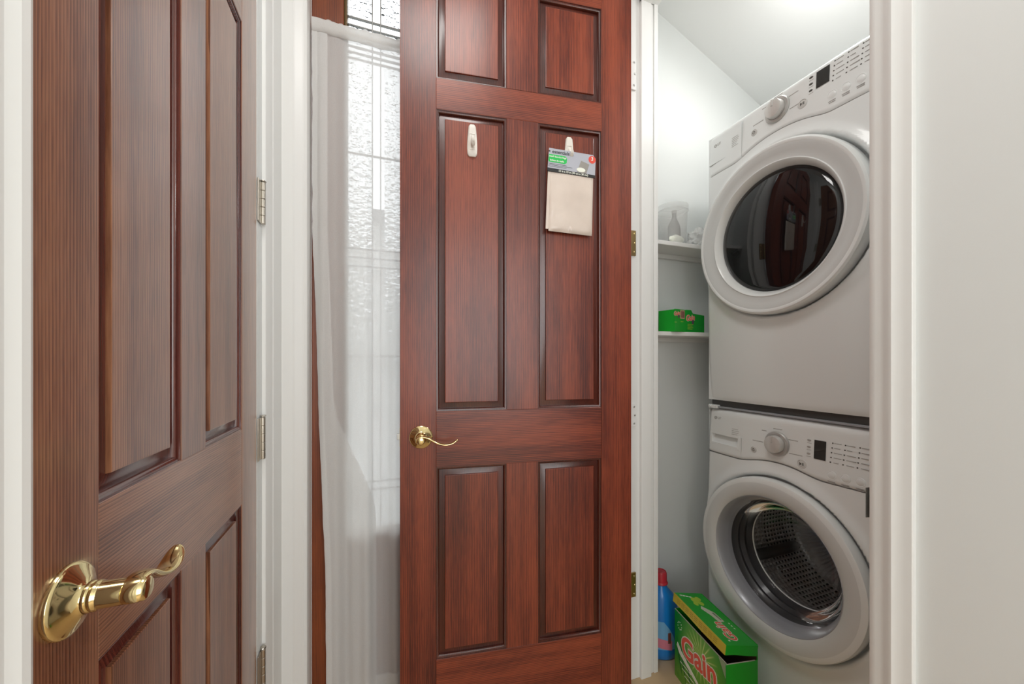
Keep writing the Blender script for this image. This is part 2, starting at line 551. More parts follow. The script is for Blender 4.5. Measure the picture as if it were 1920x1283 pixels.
# entry door frame facing the camera
bm = bmesh.new()
prism(bm, [(-.281, YE - .001), (-.281, YE - .016), (-.262, YE - .018), (-.235, YE - .018), (-.228, YE - .014), (-.212, YE - .012), (-.206, YE - .009), (-.198, YE - .010), (-.195, YE - .004), (-.193, YE + .05), (-.205, YE + .05), (-.205, YE - .001)], 'z', 0, 2.552)
tag(obj('trim_6', bm, M['trim'], smooth=True, angle=25), kind='structure')
bm = bmesh.new(); box(bm, .708, .80, YE - .016, YE + .05, 0, 2.552, bev=.003); box(bm, -.281, .80, YE - .018, YE + .05, 2.552, 2.64, bev=.003)
tag(obj('trim_7', bm, M['trim']), kind='structure')
# closet door jamb (far side, carries the hinges): board + stop + inner edge
jamb = empty('trim_8', (0, 0, 0)); tag(jamb, kind='structure')
bxo('jamb_board', (XR - .002, .955, 1.130, 1.1445, 0, 2.4295), M['trim'], jamb)
bxo('door_stop', (.893, .936, 1.118, 1.130, 0, 2.4295), M['trim'], jamb)
bxo('jamb_edge', (.9555, .9725, 1.126, 1.150, 0, 2.45), M['trim'], jamb)
bm = bmesh.new(); box(bm, XR - .002, .9715, .4055, .420, 0, 2.4295, bev=.001); box(bm, .893, .936, .4202, .43, 0, 2.4295, bev=.001)
jn = obj('trim_9', bm, M['trim']); tag(jn, kind='structure')
bm = bmesh.new(); box(bm, XR - .002, .9725, .4205, 1.1295, 2.43, 2.4375); box(bm, .893, .936, .43, 1.1295, 2.418, 2.43)
tag(obj('trim_10', bm, M['trim']), kind='structure')
# strike plate on the near jamb
bm = bmesh.new()
prism(bm, [(XR - .002, .4237), (XR + .03, .4236), (XR + .03, .4246), (XR + .001, .4250), (XR - .004, .4254), (XR - .0075, .4260), (XR - .0082, .4252)], 'z', .856, .909)
obj('strike_plate', bm, M['dark_metal'], jn)
# porch and a pale house front beyond the entry door
struct('ground_porch', (-6, 6, 1.5, 12, -.25, -.1), plain('porch_concrete', sr(150, 150, 148), .8, bump=.2, bscale=40, vary=.2))
EX = empty('neighbouring_house', (0, 11, -.1))
tag(EX, 'pale neighbouring house front seen through the pebbled glass', 'house')
bxo('house_wall', (-7, 7, .0, 1.0, 0, 5.0), plain('pale_stucco', sr(176, 176, 172), .8, bump=.2, bscale=30), EX)
bxo('house_roof', (-7.3, 7.3, -.4, 1.3, 5.0, 5.2), plain('roof_edge', sr(92, 92, 94), .7), EX)
for i in range(4): bxo('house_window', (-5.4 + i * 3, -4.2 + i * 3, -.04, .02, 1.0, 2.3), plain('dim_window', (.06, .07, .08), .1), EX)


# ------------------------------------------------------------------ panel doors
def panel_door(name, loc, rz, W, cols, mats, label):
    mz, mx, mm = mats
    D = empty(name, loc, rz)
    tag(D, label, 'door', None, 'structure')
    T = .036
    zs = dict(bot=(.219, .808), mid=(.979, 1.9066), top=(2.002, 2.318))
    ZB, ZT = .010, 2.438
    (a0, a1), (b0, b1) = cols
    bxo('stile', (0, a0, 0, T, ZB, ZT), mz, D, .0009)
    bxo('stile', (b1, W, 0, T, ZB, ZT), mz, D, .0009)
    for z0, z1 in ((ZB, .219), (.808, .979), (1.9066, 2.002), (2.318, ZT)):
        bxo('rail', (a0, b1, .0003, T, z0, z1), mx, D, .0008)
    for z0, z1 in zs.values():
        bxo('mullion', (a1, b0, .0002, T, z0, z1), mz, D, .0008)
        for x0, x1 in cols:
            bm = bmesh.new()
            ring_rect(bm, x0, x1, z0, z1, [(.0262, T), (.0262, .0085), (.0270, .0036), (.0284, .0030)], cap=True)
            p = obj('panel', bm, mz, D)
            bm = bmesh.new()
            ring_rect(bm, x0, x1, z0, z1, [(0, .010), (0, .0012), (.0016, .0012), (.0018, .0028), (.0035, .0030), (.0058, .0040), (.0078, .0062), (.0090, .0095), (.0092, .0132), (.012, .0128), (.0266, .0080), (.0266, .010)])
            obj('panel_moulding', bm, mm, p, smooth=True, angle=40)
    return D


def lever_handle(parent, x, z, neck=.064):
    H = empty('lever_handle', (x, 0, z), 0, parent)
    bm = bmesh.new()
    lathe(bm, [(.0345, 0), (.0350, .0025), (.0340, .0048), (.0315, .0060), (.0290, .0070), (.0190, .0128), (.0160, .0150), (.0150, .0170)], FRONT, 56)
    obj('rosette', bm, M['brass'], H, True, angle=50)
    bm = bmesh.new()
    lathe(bm, [(.0142, .0150), (.0148, .0175), (.0148, .0195), (.0137, .0208), (.0145, .0222), (.0145, .0242), (.0132, .0256), (.0128, .0275), (.0124, neck - .006), (.0118, neck - .002), (.0095, neck), (0, neck)], FRONT, 40)
    obj('neck', bm, M['brass'], H, True, angle=50)
    # wavy blade: (x, z, half width along y, half thickness)
    P = [(-.0122, -.0085, .0100, .0016), (-.0128, -.001, .0120, .0030), (-.0105, .0062, .0125, .0036), (-.0035, .0110, .0128, .0038), (.006, .0116, .0126, .0036), (.016, .0088, .0118, .0034), (.026, .0036, .0105, .0030),
         (.036, -.0030, .0094, .0026), (.048, -.0098, .0090, .0024), (.060, -.0142, .0094, .0022), (.072, -.0160, .0102, .0020), (.084, -.0150, .0108, .0020), (.095, -.0112, .0100, .0020), (.103, -.0060, .0076, .0019), (.108, -.0018, .0035, .0015)]
    pts = []
    for i, (px, pz, hw, ht) in enumerate(P):
        q0, q1 = P[max(0, i - 1)], P[min(len(P) - 1, i + 1)]
        t = Vector((q1[0] - q0[0], 0, q1[1] - q0[1])).normalized()
        n = Vector((-t.z, 0, t.x))
        yc = -(neck - .0095) + (.008 * max(0, px) / .1)
        pts.append((Vector((px, yc, pz)), Vector((0, 1, 0)), n, hw * (.80 + .34 * min(1, max(0, px) / .07)), ht * (.72 + .7 * min(1, max(0, px) / .03)) + .0005))
    bm = bmesh.new(); sweep(bm, pts, 16)
    o = obj('lever', bm, M['brass'], H, True, angle=60)
    md = o.modifiers.new('smooth', 'SUBSURF'); md.levels = md.render_levels = 2
    return H


def hinge_on(parent, x, y, z, h, m, r=.0058, leaf=(-.012, 0)):
    H = empty('hinge', (x, y, z), 0, parent)
    for k in range(5):
        bm = bmesh.new()
        a = -h / 2 + k * h / 5
        lathe(bm, [(0, a + .0003), (r * .9, a + .0003), (r, a + .001), (r, a + h / 5 - .001), (r * .9, a + h / 5 - .0003), (0, a + h / 5 - .0003)], Matrix(), 16)
        obj('knuckle', bm, m, H, True)
    bm = bmesh.new()
    lathe(bm, [(0, h / 2), (r * .5, h / 2), (r * .5, h / 2 + .002), (r * 1.25, h / 2 + .0025), (r * 1.1, h / 2 + .005), (0, h / 2 + .0055)], Matrix(), 16)
    obj('pin', bm, m, H, True)
    bm = bmesh.new(); box(bm, leaf[0], leaf[1], .0018, .0048, -h / 2, h / 2, .0004)
    obj('leaf', bm, m, H)
    return H


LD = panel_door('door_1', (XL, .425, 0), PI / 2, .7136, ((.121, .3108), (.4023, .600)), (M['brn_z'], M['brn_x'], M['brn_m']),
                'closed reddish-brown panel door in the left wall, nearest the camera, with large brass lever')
lever_handle(LD, .0745, .901)
for z in (2.175, 1.551, .931, .318):
    hinge_on(LD, .7136 + .034, -.006, z, .110, M['nickel'], r=.0065, leaf=(-.032, -.003))
RZ = math.radians(-7.57)
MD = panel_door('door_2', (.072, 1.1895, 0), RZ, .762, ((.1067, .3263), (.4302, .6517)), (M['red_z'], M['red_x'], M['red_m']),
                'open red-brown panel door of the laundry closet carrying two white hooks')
lever_handle(MD, .0615, .9035)
bxo('latch_bolt', (-.010, .002, .012, .024, .895, .913), M['steel'], MD, .001)
bxo('latch_plate', (-.0012, .001, .006, .030, .876, .932), M['brass'], MD, .0003)
# hinges of the closet door sit on the jamb: leaf with screws, brass or painted over
for z, m, hh in ((2.152, 'trim', .112), (1.552, 'abrass', .089), (.942, 'trim', .082), (.340, 'abrass', .086)):
    H = empty('hinge', (.8345, 1.1265, z), 0, jamb)
    lf = []
    bm = bmesh.new(); box(bm, .010, .0395, -.0022, .0034, -hh / 2, hh / 2, .0006); obj('leaf', bm, M[m], H)
    bm = bmesh.new(); lathe(bm, [(0, -hh / 2), (.0055, -hh / 2), (.0055, hh / 2), (0, hh / 2)], Matrix(), 16); obj('knuckle', bm, M[m], H, True)
    bm = bmesh.new()
    for dz in (-.036 * hh / .1, 0, .036 * hh / .1):
        lathe(bm, [(0, .0026), (.0022, .0022), (.0036, .0008)], Matrix.Translation((.0315 if dz else .034, -.0022, dz)) @ FRONT, 14)
    obj('screw', bm, M['brass'] if m == 'abrass' else M['steel'], H, True)

# ------------------------------------------------------------------ entry door with leaded glass
EY = 1.392
ED = empty('door_3', (-.19, EY, 0)); tag(ED, 'brown wooden entry door with leaded glass behind the white curtain', 'door', None, 'structure')
ox = .19


def edb(name, x0, x1, y0, y1, z0, z1, m, bev=.002): return bxo(name, (x0 + ox, x1 + ox, y0, y1, z0, z1), m, ED, bev)


edb('stile', -.1925, -.095, 0, .045, .012, 2.545, M['ent_z']); edb('stile', .608, .706, 0, .045, .012, 2.545, M['ent_z'])
edb('rail', -.095, .608, .0005, .045, 2.475, 2.545, M['ent_x']); edb('rail', -.095, .608, .0005, .045, .012, .545, M['ent_x'])
GX0, GX1, GZ0, GZ1 = -.083, .596, .562, 2.462
bm = bmesh.new(); ring_rect(bm, -.095 + ox, .608 + ox, .545, 2.475, [(0, .02), (0, -.004), (.004, -.007), (.009, -.006), (.012, .004), (.012, .02)])
obj('glazing_bead', bm, plain('dark_gold_bead', sr(92, 70, 34), .35, .3), ED)
GY = .012
xs = [GX0, -.0065, .0205, .4925, .5195, GX1]
zs = [GZ0, .690, .718, 1.150, 1.458, 1.488, 1.518, 1.842, 2.164, 2.184, 2.204, 2.276, 2.303, GZ1]
for i in range(5):
    for j in range(len(zs) - 1):
        x0, x1, z0, z1 = xs[i], xs[i + 1], zs[j], zs[j + 1]
        if i in (0, 4) and j in (8, 9) or i in (1, 3) and j in (8, 9): pass
        narrow = i in (1, 3) or j in (1, 4, 5, 8, 9, 11)
        if j in (1, 8, 9) and i in (0, 4): narrow = False
        if not narrow and i == 2 and j in (2, 3, 6, 7):
            # central field: three panes side by side
            sub = [x0, x0 + .012, x0 + .012 + (x1 - x0 - .024) * .5, x1 - .012, x1]
        elif i == 2 and narrow:
            sub = [x0 + (x1 - x0) * t / 6 for t in range(7)] if j in (4, 5, 8, 9) else [x0, x1]
        else: sub = [x0, x1]
        for p, q in zip(sub, sub[1:]):
            bm = bmesh.new()
            if narrow or q - p < .02:
                ring_rect(bm, p + ox + .001, q + ox - .001, z0 + .001, z1 - .001, [(0, GY + .003), (0, GY + .0005), (.005, GY - .003)], cap=True)
                obj('pane', bm, M['clear_glass'], ED)
            else:
                box(bm, p + ox + .001, q + ox - .001, GY, GY + .004, z0 + .001, z1 - .001)
                obj('pane', bm, M['tex_glass'], ED)
for x in xs[1:-1]: edb('came', x - .002, x + .002, GY - .004, GY + .006, GZ0, GZ1, M['came'], .0008)
for z in zs[1:-1]: edb('came', GX0, GX1, GY - .0042, GY + .0062, z - .002, z + .002, M['came'], .0008)

# ------------------------------------------------------------------ curtain
CY = 1.366
EDGE = [(.0, -.1445), (.09, -.145), (.49, -.148), (.75, -.160), (.99, -.169), (1.27, -.177), (1.56, -.1875), (2.26, -.188)]


def edge_x(z):
    for (z0, a), (z1, b) in zip(EDGE, EDGE[1:]):
        if z <= z1: return a + (b - a) * (z - z0) / (z1 - z0)
    return EDGE[-1][1]


def fold(x, z):
    t = max(0, min(1, (2.2 - z) / 1.6))
    a = .0045 + .004 * t
    y = a * math.sin(x * 62 + .6 * math.sin(z * 1.3)) + .55 * a * math.sin(x * 141 + 1.3 + .5 * z)
    y *= .35 + .65 * min(1, max(.0, (2.24 - z) / .25))
    return y + .0025 * noise.noise(Vector((x * 18, z * 3, .3)))


CU = empty('door_curtain', (0, CY, 0)); tag(CU, 'sheer white curtain gathered on a rod over the entry door glass', 'curtain')


def top_z(x): return 2.238 + .004 * math.sin(x * 170) + .003 * noise.noise(Vector((x * 60, 0, 2)))


def cf(x0f, x1, z0, z1f, dy, nu=90, nv=120):
    def fn(u, v):
        z = z0 + (z1f - z0) * v
        a = x0f(z); x = a + (x1 - a) * u
        jit = .0016 * noise.noise(Vector((z * 22, 1.7, 0))) * (1 - u) ** 8
        if v > .999: z = top_z(x)
        return Vector((x + jit, fold(x, z) + dy, z))
    b = bmesh.new(); grid(b, nu, nv, fn)
    return b


obj('curtain_cloth', cf(edge_x, .63, .018, 2.20, 0, 150, 130), M['sheer'], CU, True, angle=180)
def fold_x(z):
    t = max(0, min(1, (z - .60) / .42)); t = t * t * (3 - 2 * t)
    return .005 * (1 - t) + (edge_x(z) + .045) * t


b = bmesh.new()
def side(u, v):
    z = .02 + 2.17 * v
    x = edge_x(z) + .002 + (fold_x(z) - edge_x(z) - .002) * u
    return Vector((x, fold(x, z) - .006, z))
grid(b, 24, 90, side)
obj('folded_side', b, M['sheer2'], CU, True, angle=180)
b = bmesh.new()
grid(b, 2, 100, lambda u, v: Vector((edge_x(.02 + 2.17 * v) + .016 * u + .0016 * noise.noise(Vector(((.02 + 2.17 * v) * 22, 1.7, 0))), fold(edge_x(.02 + 2.17 * v) + .016 * u, .02 + 2.17 * v) - .0085, .02 + 2.17 * v)))
obj('side_hem', b, M['sheer2'], CU, True, angle=180)
b = bmesh.new()
grid(b, 90, 3, lambda u, v: Vector((-.145 + .77 * u, fold(-.145 + .77 * u, .02) - .0025, .018 + .052 * v)))
obj('bottom_hem', b, M['sheer2'], CU, True, angle=180)
# rod pocket: a soft tube of cloth with a ruffle above
b = bmesh.new()


def pocket(u, v):
    x = -.188 + .82 * u
    a = PI * (v * 1.24 - .62)
    pk = 1 + .22 * math.sin(x * 75) * math.sin(x * 31) + .15 * noise.noise(Vector((x * 40, 1, 1)))
    return Vector((x, -.004 - .011 * math.cos(a) * pk, 2.212 + (.022 + .006 * noise.noise(Vector((x * 25, 0, 3)))) * math.sin(a)))


grid(b, 160, 10, pocket)
obj('rod_pocket', b, M['sheer'], CU, True, angle=180)
b = bmesh.new(); lathe(b, [(0, -.187), (.0045, -.187), (.0045, .63), (0, .63)], Matrix.Translation((0, 0, 2.213)) @ Matrix.Rotation(PI / 2, 4, 'Y'), 16)
obj('curtain_rod', b, M['hook'], CU, True)

# ------------------------------------------------------------------ hooks and the packet on the closet door
DM = Matrix.Translation((.072, 1.1895, 0)) @ Matrix.Rotation(RZ, 4, 'Z')


def wall_hook(px, pz, label):
    H = empty('adhesive_hook', DM @ Vector((px, .0032, pz)), RZ)
    tag(H, label, 'hook', 'white hooks on the closet door')
    rows = []
    for i in range(17):
        t = i / 16
        z = .05 - .1 * t
        hw = .0105 + .0052 * math.sin(min(1, t * 1.25) * PI / 2) - .0012 * max(0, t - .75) * 4
        e = min(t, 1 - t)
        rnd_ = 1 if e > .06 else math.sqrt(max(0, 1 - ((.06 - e) / .06) ** 2)) * .35 + .65
        rows.append((z, hw * rnd_, .0075 if 0 < i < 16 else .005))
    b = bmesh.new()
    R = []
    for z, hw, d in rows:
        R.append([b.verts.new((x, y, z)) for x, y in ((-hw, 0), (-hw, -d * .6), (-hw * .75, -d), (hw * .75, -d), (hw, -d * .6), (hw, 0))])
    for p, q in zip(R, R[1:]):
        for i in range(5): b.faces.new((p[i], p[i + 1], q[i + 1], q[i]))
    b.faces.new(R[0]); b.faces.new(R[-1])
    obj('backplate', b, M['hook'], H, True, angle=40)
    b = bmesh.new()
    ring_rect(b, -.0085, .0085, -.030, .020, [(0, -.0070), (0, -.0088), (.0016, -.0090), (.0022, -.0078)], cap=True)
    obj('raised_panel', b, M['hook'], H)
    b = bmesh.new()
    pts = []
    for y, z, a, c_ in ((-.0065, .012, .0040, .003), (-.010, .004, .0042, .0034), (-.014, -.010, .0046, .0034), (-.018, -.020, .0052, .0034), (-.024, -.0235, .0056, .0034), (-.030, -.020, .0056, .0032), (-.033, -.012, .0050, .0028), (-.034, -.008, .003, .0016)):
        pts.append((Vector((0, y, z)), Vector((1, 0, 0)), Vector((0, -.6, .8)), a, c_))
    sweep(b, pts, 14)
    obj('hook_arm', b, M['hook'], H, True, angle=60)
    return H


wall_hook(.2168, 1.8215, 'empty white adhesive hook high on the closet door, left of the packet')
wall_hook(.5365, 1.8215, 'white adhesive hook on the closet door that holds the packet')
PK = empty('laundry_bag_packet', DM @ Vector((.5380, -.006, 1.776)), RZ)
PK.rotation_euler = (0, math.radians(2.5), RZ)
tag(PK, 'packet of folded white laundry bags with printed header card hanging from the right hook', 'packet')
b = bmesh.new()
prism(b, [(-.0815, -.037), (.0815, -.037), (.0815, .026), (.072, .037), (-.0790, .037)], 'y', -.0162, -.0140)
obj('header_card', b, M['header'], PK)
b = bmesh.new()
prism(b, [(-.0817, -.0373), (.0817, -.0373), (.0817, -.0285), (-.0817, -.0265)], 'y', -.0166, -.0139)
obj('size_band', b, M['black_ink'], PK)
b = bmesh.new()
prism(b, [(-.0800, -.002), (-.0780, .0175), (-.024, .0175), (-.0175, .012), (-.0180, -.003), (-.024, -.0075), (-.078, -.0070)], 'y', -.0166, -.0150)
prism(b, [(-.0800, .0052), (-.0195, .0045), (-.0195, .0054), (-.0800, .0061)], 'y', -.0169, -.0165)
obj('name_patch', b, M['hgreen'], PK)
b = bmesh.new(); lathe(b, [(0, .0167), (.0125, .0167), (.0125, .0150)], Matrix.Translation((.0690, 0, .021)) @ FRONT, 28)
obj('count_disc', b, M['hred'], PK)
b = bmesh.new()
prism(b, [(.018, -.026), (.050, -.030), (.060, .004), (.031, .012)], 'y', -.0166, -.0150); obj('bag_picture', b, plain('grey_picture', sr(150, 146, 140), .4), PK)
b = bmesh.new(); lathe(b, [(0, .0172), (.011, .0170), (.012, .0160)], Matrix.Translation((.032, 0, -.018)) @ FRONT @ Matrix.Diagonal((1.3, .65, 1, 1)), 24); obj('bag_picture_cloth', b, M['white_ink'], PK)
text('lettering', 'essentials', .0155, M['black_ink'], PK, (-.0390, -.0165, .0270), bold=.0002)
text('lettering', 'mesh laundry bags', .0078, M['white_ink'], PK, (-.0490, -.0170, .0112), bold=.00015)
text('lettering', 'bolsas de malla', .0078, M['white_ink'], PK, (-.0510, -.0170, -.0012), bold=.00015)
text('lettering', '12 in x 15 in (30 cm x 38 cm)', .0085, M['white_ink'], PK, (.006, -.0170, -.0326), bold=.0002)
text('lettering', '3', .0165, M['white_ink'], PK, (.0690, -.0172, .0225), bold=.0003)
b = bmesh.new()
for k in range(3): box(b, -.079, -.028 + .02 * (k % 2) + .01, -.0166, -.0155, -.0128 - .0042 * k, -.0118 - .0042 * k)
box(b, -.080, -.0745, -.0166, -.0155, .025, .029)
obj('small_print', b, M['black_ink'], PK)['kind'] = 'stuff'
b = bmesh.new()


def bagf(sgn):
    def fn(u, v):
        x = -.0775 + .156 * u + .006 * (1 - v) * (u < .5) + .004 * (1 - v)
        z = -.226 + .193 * v
        e = min(u, 1 - u, v * 1.2, 1.0)
        th = .0055 * min(1, e * 14) ** .5
        y = -.0085 + sgn * th + (.0022 * noise.noise(Vector((u * 4, v * 5, 4))) if e > .01 else 0)
        return Vector((x, y, z))
    return fn


grid(b, 26, 30, bagf(-1)); grid(b, 26, 30, bagf(1)); bmesh.ops.remove_doubles(b, verts=b.verts, dist=.0004)
obj('folded_bags', b, M['bag'], PK, True, angle=60)
b = bmesh.new()
for k in range(3): box(b, -.0790 + .0015 * k, -.0700 + .002 * k, -.0135 + .003 * k, -.0120 + .003 * k, -.222 + .004 * k, -.036, .0004)
obj('bag_fold_edges', b, M['bag'], PK)

# ------------------------------------------------------------------ washer and dryer
MX, MYC, HWID, DEP = 1.185, .847, .278, .66


def machine(name, label, zc, z0, z1, zseam, Rarc, rdoor, bow, washer):
    R = empty(name, (MX, MYC, z0), -PI / 2); tag(R, label, 'washing machine' if washer else 'clothes dryer')
    Z = lambda z: z - z0
    zcl = Z(zc)

    def seam(u):
        a = Rarc * Rarc - u * u
        arc = zcl + math.sqrt(a) if a > 0 else -9
        lv = Z(zseam)
        d = arc - lv
        return lv + (d if d > .012 else (max(0, d + .012) ** 2 / .048 if d > -.012 else 0))

    def off(u, z):
        s_ = abs(u) / HWID
        y = .010 * s_ ** 4 + .022 * max(0, s_ - .93) ** 1.5 / .07 ** 1.5 * .9
        y += bow(z)
        e0 = z / .03
        if e0 < 1: y += .016 * (1 - math.sqrt(max(0, 1 - (1 - e0) ** 2)))
        e1 = (Z(z1) - z) / .022
        if e1 < 1: y += .016 * (1 - math.sqrt(max(0, 1 - (1 - e1) ** 2)))
        return y

    def collar(u, z):
        r = math.hypot(u, z - zcl)
        if r > .305: return 0
        t = max(0, min(1, (.305 - r) / .040)); t = t * t * (3 - 2 * t)
        y = -.010 * t
        if r < rdoor + .010:
            q = min(1, (rdoor + .010 - r) / .012); y += .030 * q * q * (3 - 2 * q)
        return y

    # cabinet: open-front shell
    b = bmesh.new()
    prof = [(-HWID, .03), (-HWID + .002, .026), (HWID - .002, .026), (HWID, .03), (HWID, DEP), (-HWID, DEP)]
    prism(b, prof, 'z', .012, Z(z1) - .004)
    if washer:
        b.normal_update()
        fs = [f for f in b.faces if f.calc_center_median().y < .03 and abs(f.normal.y) > .5]
        bmesh.ops.delete(b, geom=fs, context='FACES')
    obj('cabinet', b, M['enamel'], R)
    # front shell below the control panel
    b = bmesh.new()
    def ff(u, v):
        x = -HWID + 2 * HWID * u
        z = .012 + (seam(x) - .0012 - .012) * v
        return Vector((x, off(x, z) + collar(x, z), z))
    grid(b, 84, 110, ff, (lambda c: math.hypot(c.x, c.z - zcl) > rdoor - .035) if washer else None)
    obj('front_shell', b, M['enamel'], R, True, angle=180)
    # control panel
    b = bmesh.new()
    def pf(u, v):
        x = -HWID + 2 * HWID * u
        s0 = seam(x) + .0012; z = s0 + (Z(z1) - s0) * v
        y = off(x, z) + collar(x, z) - .0012
        if v < .001: y += .004
        return Vector((x, y, z))
    grid(b, 84, 26, pf, (lambda c: not (-.252 < c.x < -.136 and Z(.830) < c.z < Z(.862))) if washer else None)
    CP = obj('control_panel', b, M['enamel'], R, True, angle=180)
    # dark joint line under it
    b = bmesh.new()
    grid(b, 84, 1, lambda u, v: Vector((-HWID + .002 + (2 * HWID - .004) * u, off(-HWID + 2 * HWID * u, seam(-HWID + 2 * HWID * u)) + collar(-HWID + 2 * HWID * u, seam(-HWID + 2 * HWID * u)) + .0022, seam(-HWID + 2 * HWID * u) - .002 + .004 * v)))
    obj('panel_joint', b, M['seam'], R)

    def onp(u, z, dy=0.0): return Vector((u, off(u, z) + collar(u, z) - .0012 - dy, z))

    def disc(b, u, z, prof, n=24, sq=1.0):
        lathe(b, prof, Matrix.Translation(onp(u, z)) @ FRONT @ Matrix.Diagonal((1, sq, 1, 1)), n)

    kz = Z(.873 if washer else 1.926)
    b = bmesh.new(); disc(b, 0, kz, [(.0385, -.003), (.0385, .004), (.036, .007), (.030, .0075), (.0275, .006), (.0, .006)], 48)
    kr = obj('dial_ring', b, M['knob_ring'], R, True)
    b = bmesh.new(); disc(b, 0, kz, [(.0272, .003), (.0270, .020), (.0255, .024), (.020, .0255), (.012, .0262), (0, .0264)], 48)
    box(b, -.003, .003, onp(0, kz).y - .0285, onp(0, kz).y - .010, kz + .006, kz + .0262, .001)
    obj('dial_knob', b, M['knob'], R, True)
    pz, u1 = Z(.838 if washer else 1.897), -.077
    for nm, u, zz, r in (('power_button', u1, pz, .0105), ('start_button', .076, Z(.829 if washer else 1.897), .0135)):
        b = bmesh.new(); disc(b, u, zz, [(r, -.002), (r, .0012), (r * .9, .0022), (r * .82, .0008), (r * .6, .0018), (0, .0024)], 28)
        o = obj(nm, b, M['button'], R, True)
        b = bmesh.new()
        y = onp(u, zz).y - .0024
        if nm == 'start_button':
            prism(b, [(u - .0055, zz - .0045), (u - .0055, zz + .0045), (u + .0005, zz)], 'y', y - .0004, y + .001)
            box(b, u + .0018, u + .003, y - .0004, y + .001, zz - .004, zz + .004); box(b, u + .0042, u + .0054, y - .0004, y + .001, zz - .004, zz + .004)
        else:
            for k in range(9):
                a = PI / 2 + .6 + (2 * PI - 1.2) * k / 8
                box(b, u + .0038 * math.cos(a) - .0007, u + .0038 * math.cos(a) + .0007, y - .0004, y + .001, zz + .0038 * math.sin(a) - .0007, zz + .0038 * math.sin(a) + .0007)
            box(b, u - .0005, u + .0005, y - .0004, y + .001, zz + .001, zz + .0052)
        obj('button_mark', b, M['printd'], o)
    # display
    dz0, dz1, du0, du1 = (Z(.853), Z(.907), .1075, .138) if washer else (Z(1.917), Z(1.965), .112, .146)
    b = bmesh.new()
    F_ = lambda u, v, d: onp(du0 + (du1 - du0) * u, dz0 + (dz1 - dz0) * v, d)
    grid(b, 2, 8, lambda u, v: F_(u, v, .0012)); g0 = list(b.verts)
    bmesh.ops.solidify(b, geom=b.faces[:], thickness=.002)
    obj('display', b, M['display'], R)
    # option buttons beside the display
    for k in range(3):
        zz = dz1 - .004 - .0195 * k
        b = bmesh.new(); disc(b, du0 - .0145, zz, [(.0052, -.001), (.0052, .001), (.0040, .0016), (0, .0016)], 20, .55)
        obj('option_button', b, M['knob_ring' if washer else 'printd'], R, True)
    for k in range(3):
        u = .1535 + .0325 * k
        b = bmesh.new(); disc(b, u, Z(.817 if washer else 1.874), [(.0118, -.0012), (.0118, .0006), (.0108, .0012), (.0100, .0004), (.0088, .0012), (0, .0022)], 32)
        obj('round_button', b, M['enamel'], R, True)
    # indicator dots and their printed lines
    b = bmesh.new(); t = bmesh.new()
    for cidx, u in enumerate((.1535, .1835, .2155) if washer else (.158, .190, .222)):
        for k in range(5):
            zz = (dz1 - .001 - .0133 * k) + (.0015 if not washer else 0)
            disc(b, u - .001 * k, zz, [(.0018, -.0005), (.0018, .0008), (0, .0009)], 10)
            ln = (.017, .020, .018, .015, .022, .012, .019)[(k * 3 + cidx * 2) % 7]
            y = onp(u, zz).y
            box(t, u + .0035, u + .0035 + ln, y - .0004, y + .001, zz - .0009, zz + .0009)
    obj('indicator_dots', b, M['printd'], R)['kind'] = 'stuff'

    def line(u0, u1_, zz, hgt=.0011):
        y = max(onp(u0, zz).y, onp(u1_, zz).y)
        box(t, u0, u1_, min(onp(u0, zz).y, onp(u1_, zz).y) - .0005, y + .0008, zz - hgt, zz + hgt)
    for u0, u1_, dz in ((-.052, -.036, .034), (-.014, .014, .046), (.034, .062, .020), (.038, .076, -.021), (-.082, -.046, -.004)):
        line(u0, u1_, kz + dz)
    for k in range(4 if washer else 6): line(-.163, -.163 + (.024, .028, .026, .022, .018, .025)[k], Z(.893 if washer else 1.925) - .0062 * k, .0006)
    for k in range(3):
        u = .1535 + .0325 * k
        zb = Z(.800 if washer else 1.857)
        line(u - .009, u + .009, zb); line(u - .0075, u + .0085, zb - .0045)
    for k in range(3): line(du0 - .020, du0 - .008, dz1 - .0125 - .0195 * k, .0006)
    obj('printed_marks', t, M['print'], R)['kind'] = 'stuff'
    # maker's mark: disc and letters
    lz = Z(.922 if washer else 1.938)
    b = bmesh.new(); disc(b, -.237, lz, [(.0062, 0), (.0062, .0006), (.0048, .0007), (0, .0007)], 24)
    lg = obj('logo_disc', b, M['print'], R)
    b = bmesh.new(); y = onp(-.237, lz).y - .0007
    box(b, -.2375, -.2366, y - .0004, y + .0004, lz - .0030, lz + .0035); box(b, -.2366, -.2345, y - .0004, y + .0004, lz - .0030, lz - .0021)
    obj('logo_mark', b, M['enamel'], lg)
    text('lettering', 'LG', .0125, M['print'], R, (-.2200, onp(-.22, lz).y - .0003, lz), bold=.0002)
    # detergent drawer / blank filler
    if washer:
        b = bmesh.new()
        def loop(d, dep_top, dep_bot):
            u0_, u1_, a_, c_ = -.2605 + d, -.1275 - d, Z(.8205) + d, Z(.8715) - d
            return [b.verts.new(onp(u, z, -dp)) for u, z, dp in ((u0_, a_, dep_bot), (u1_, a_, dep_bot), (u1_, c_, dep_top), (u0_, c_, dep_top))]
        LP = [loop(0, -.0002, -.0002), loop(.0012, -.0009, -.0009), loop(.0082, -.0009, -.0009), loop(.0095, .002, .0005), loop(.0105, .016, .0045)]
        for p, q in zip(LP, LP[1:]):
            for i in range(4): b.faces.new((p[i], p[(i + 1) % 4], q[(i + 1) % 4], q[i]))
        b.faces.new(LP[-1])
        obj('detergent_drawer', b, M['enamel'], R)
    b = bmesh.new(); yl = onp(-.13, Z(.83 if washer else 1.87)).y
    zl0, zl1 = (Z(.800), Z(.868)) if washer else (Z(1.835), Z(1.962))
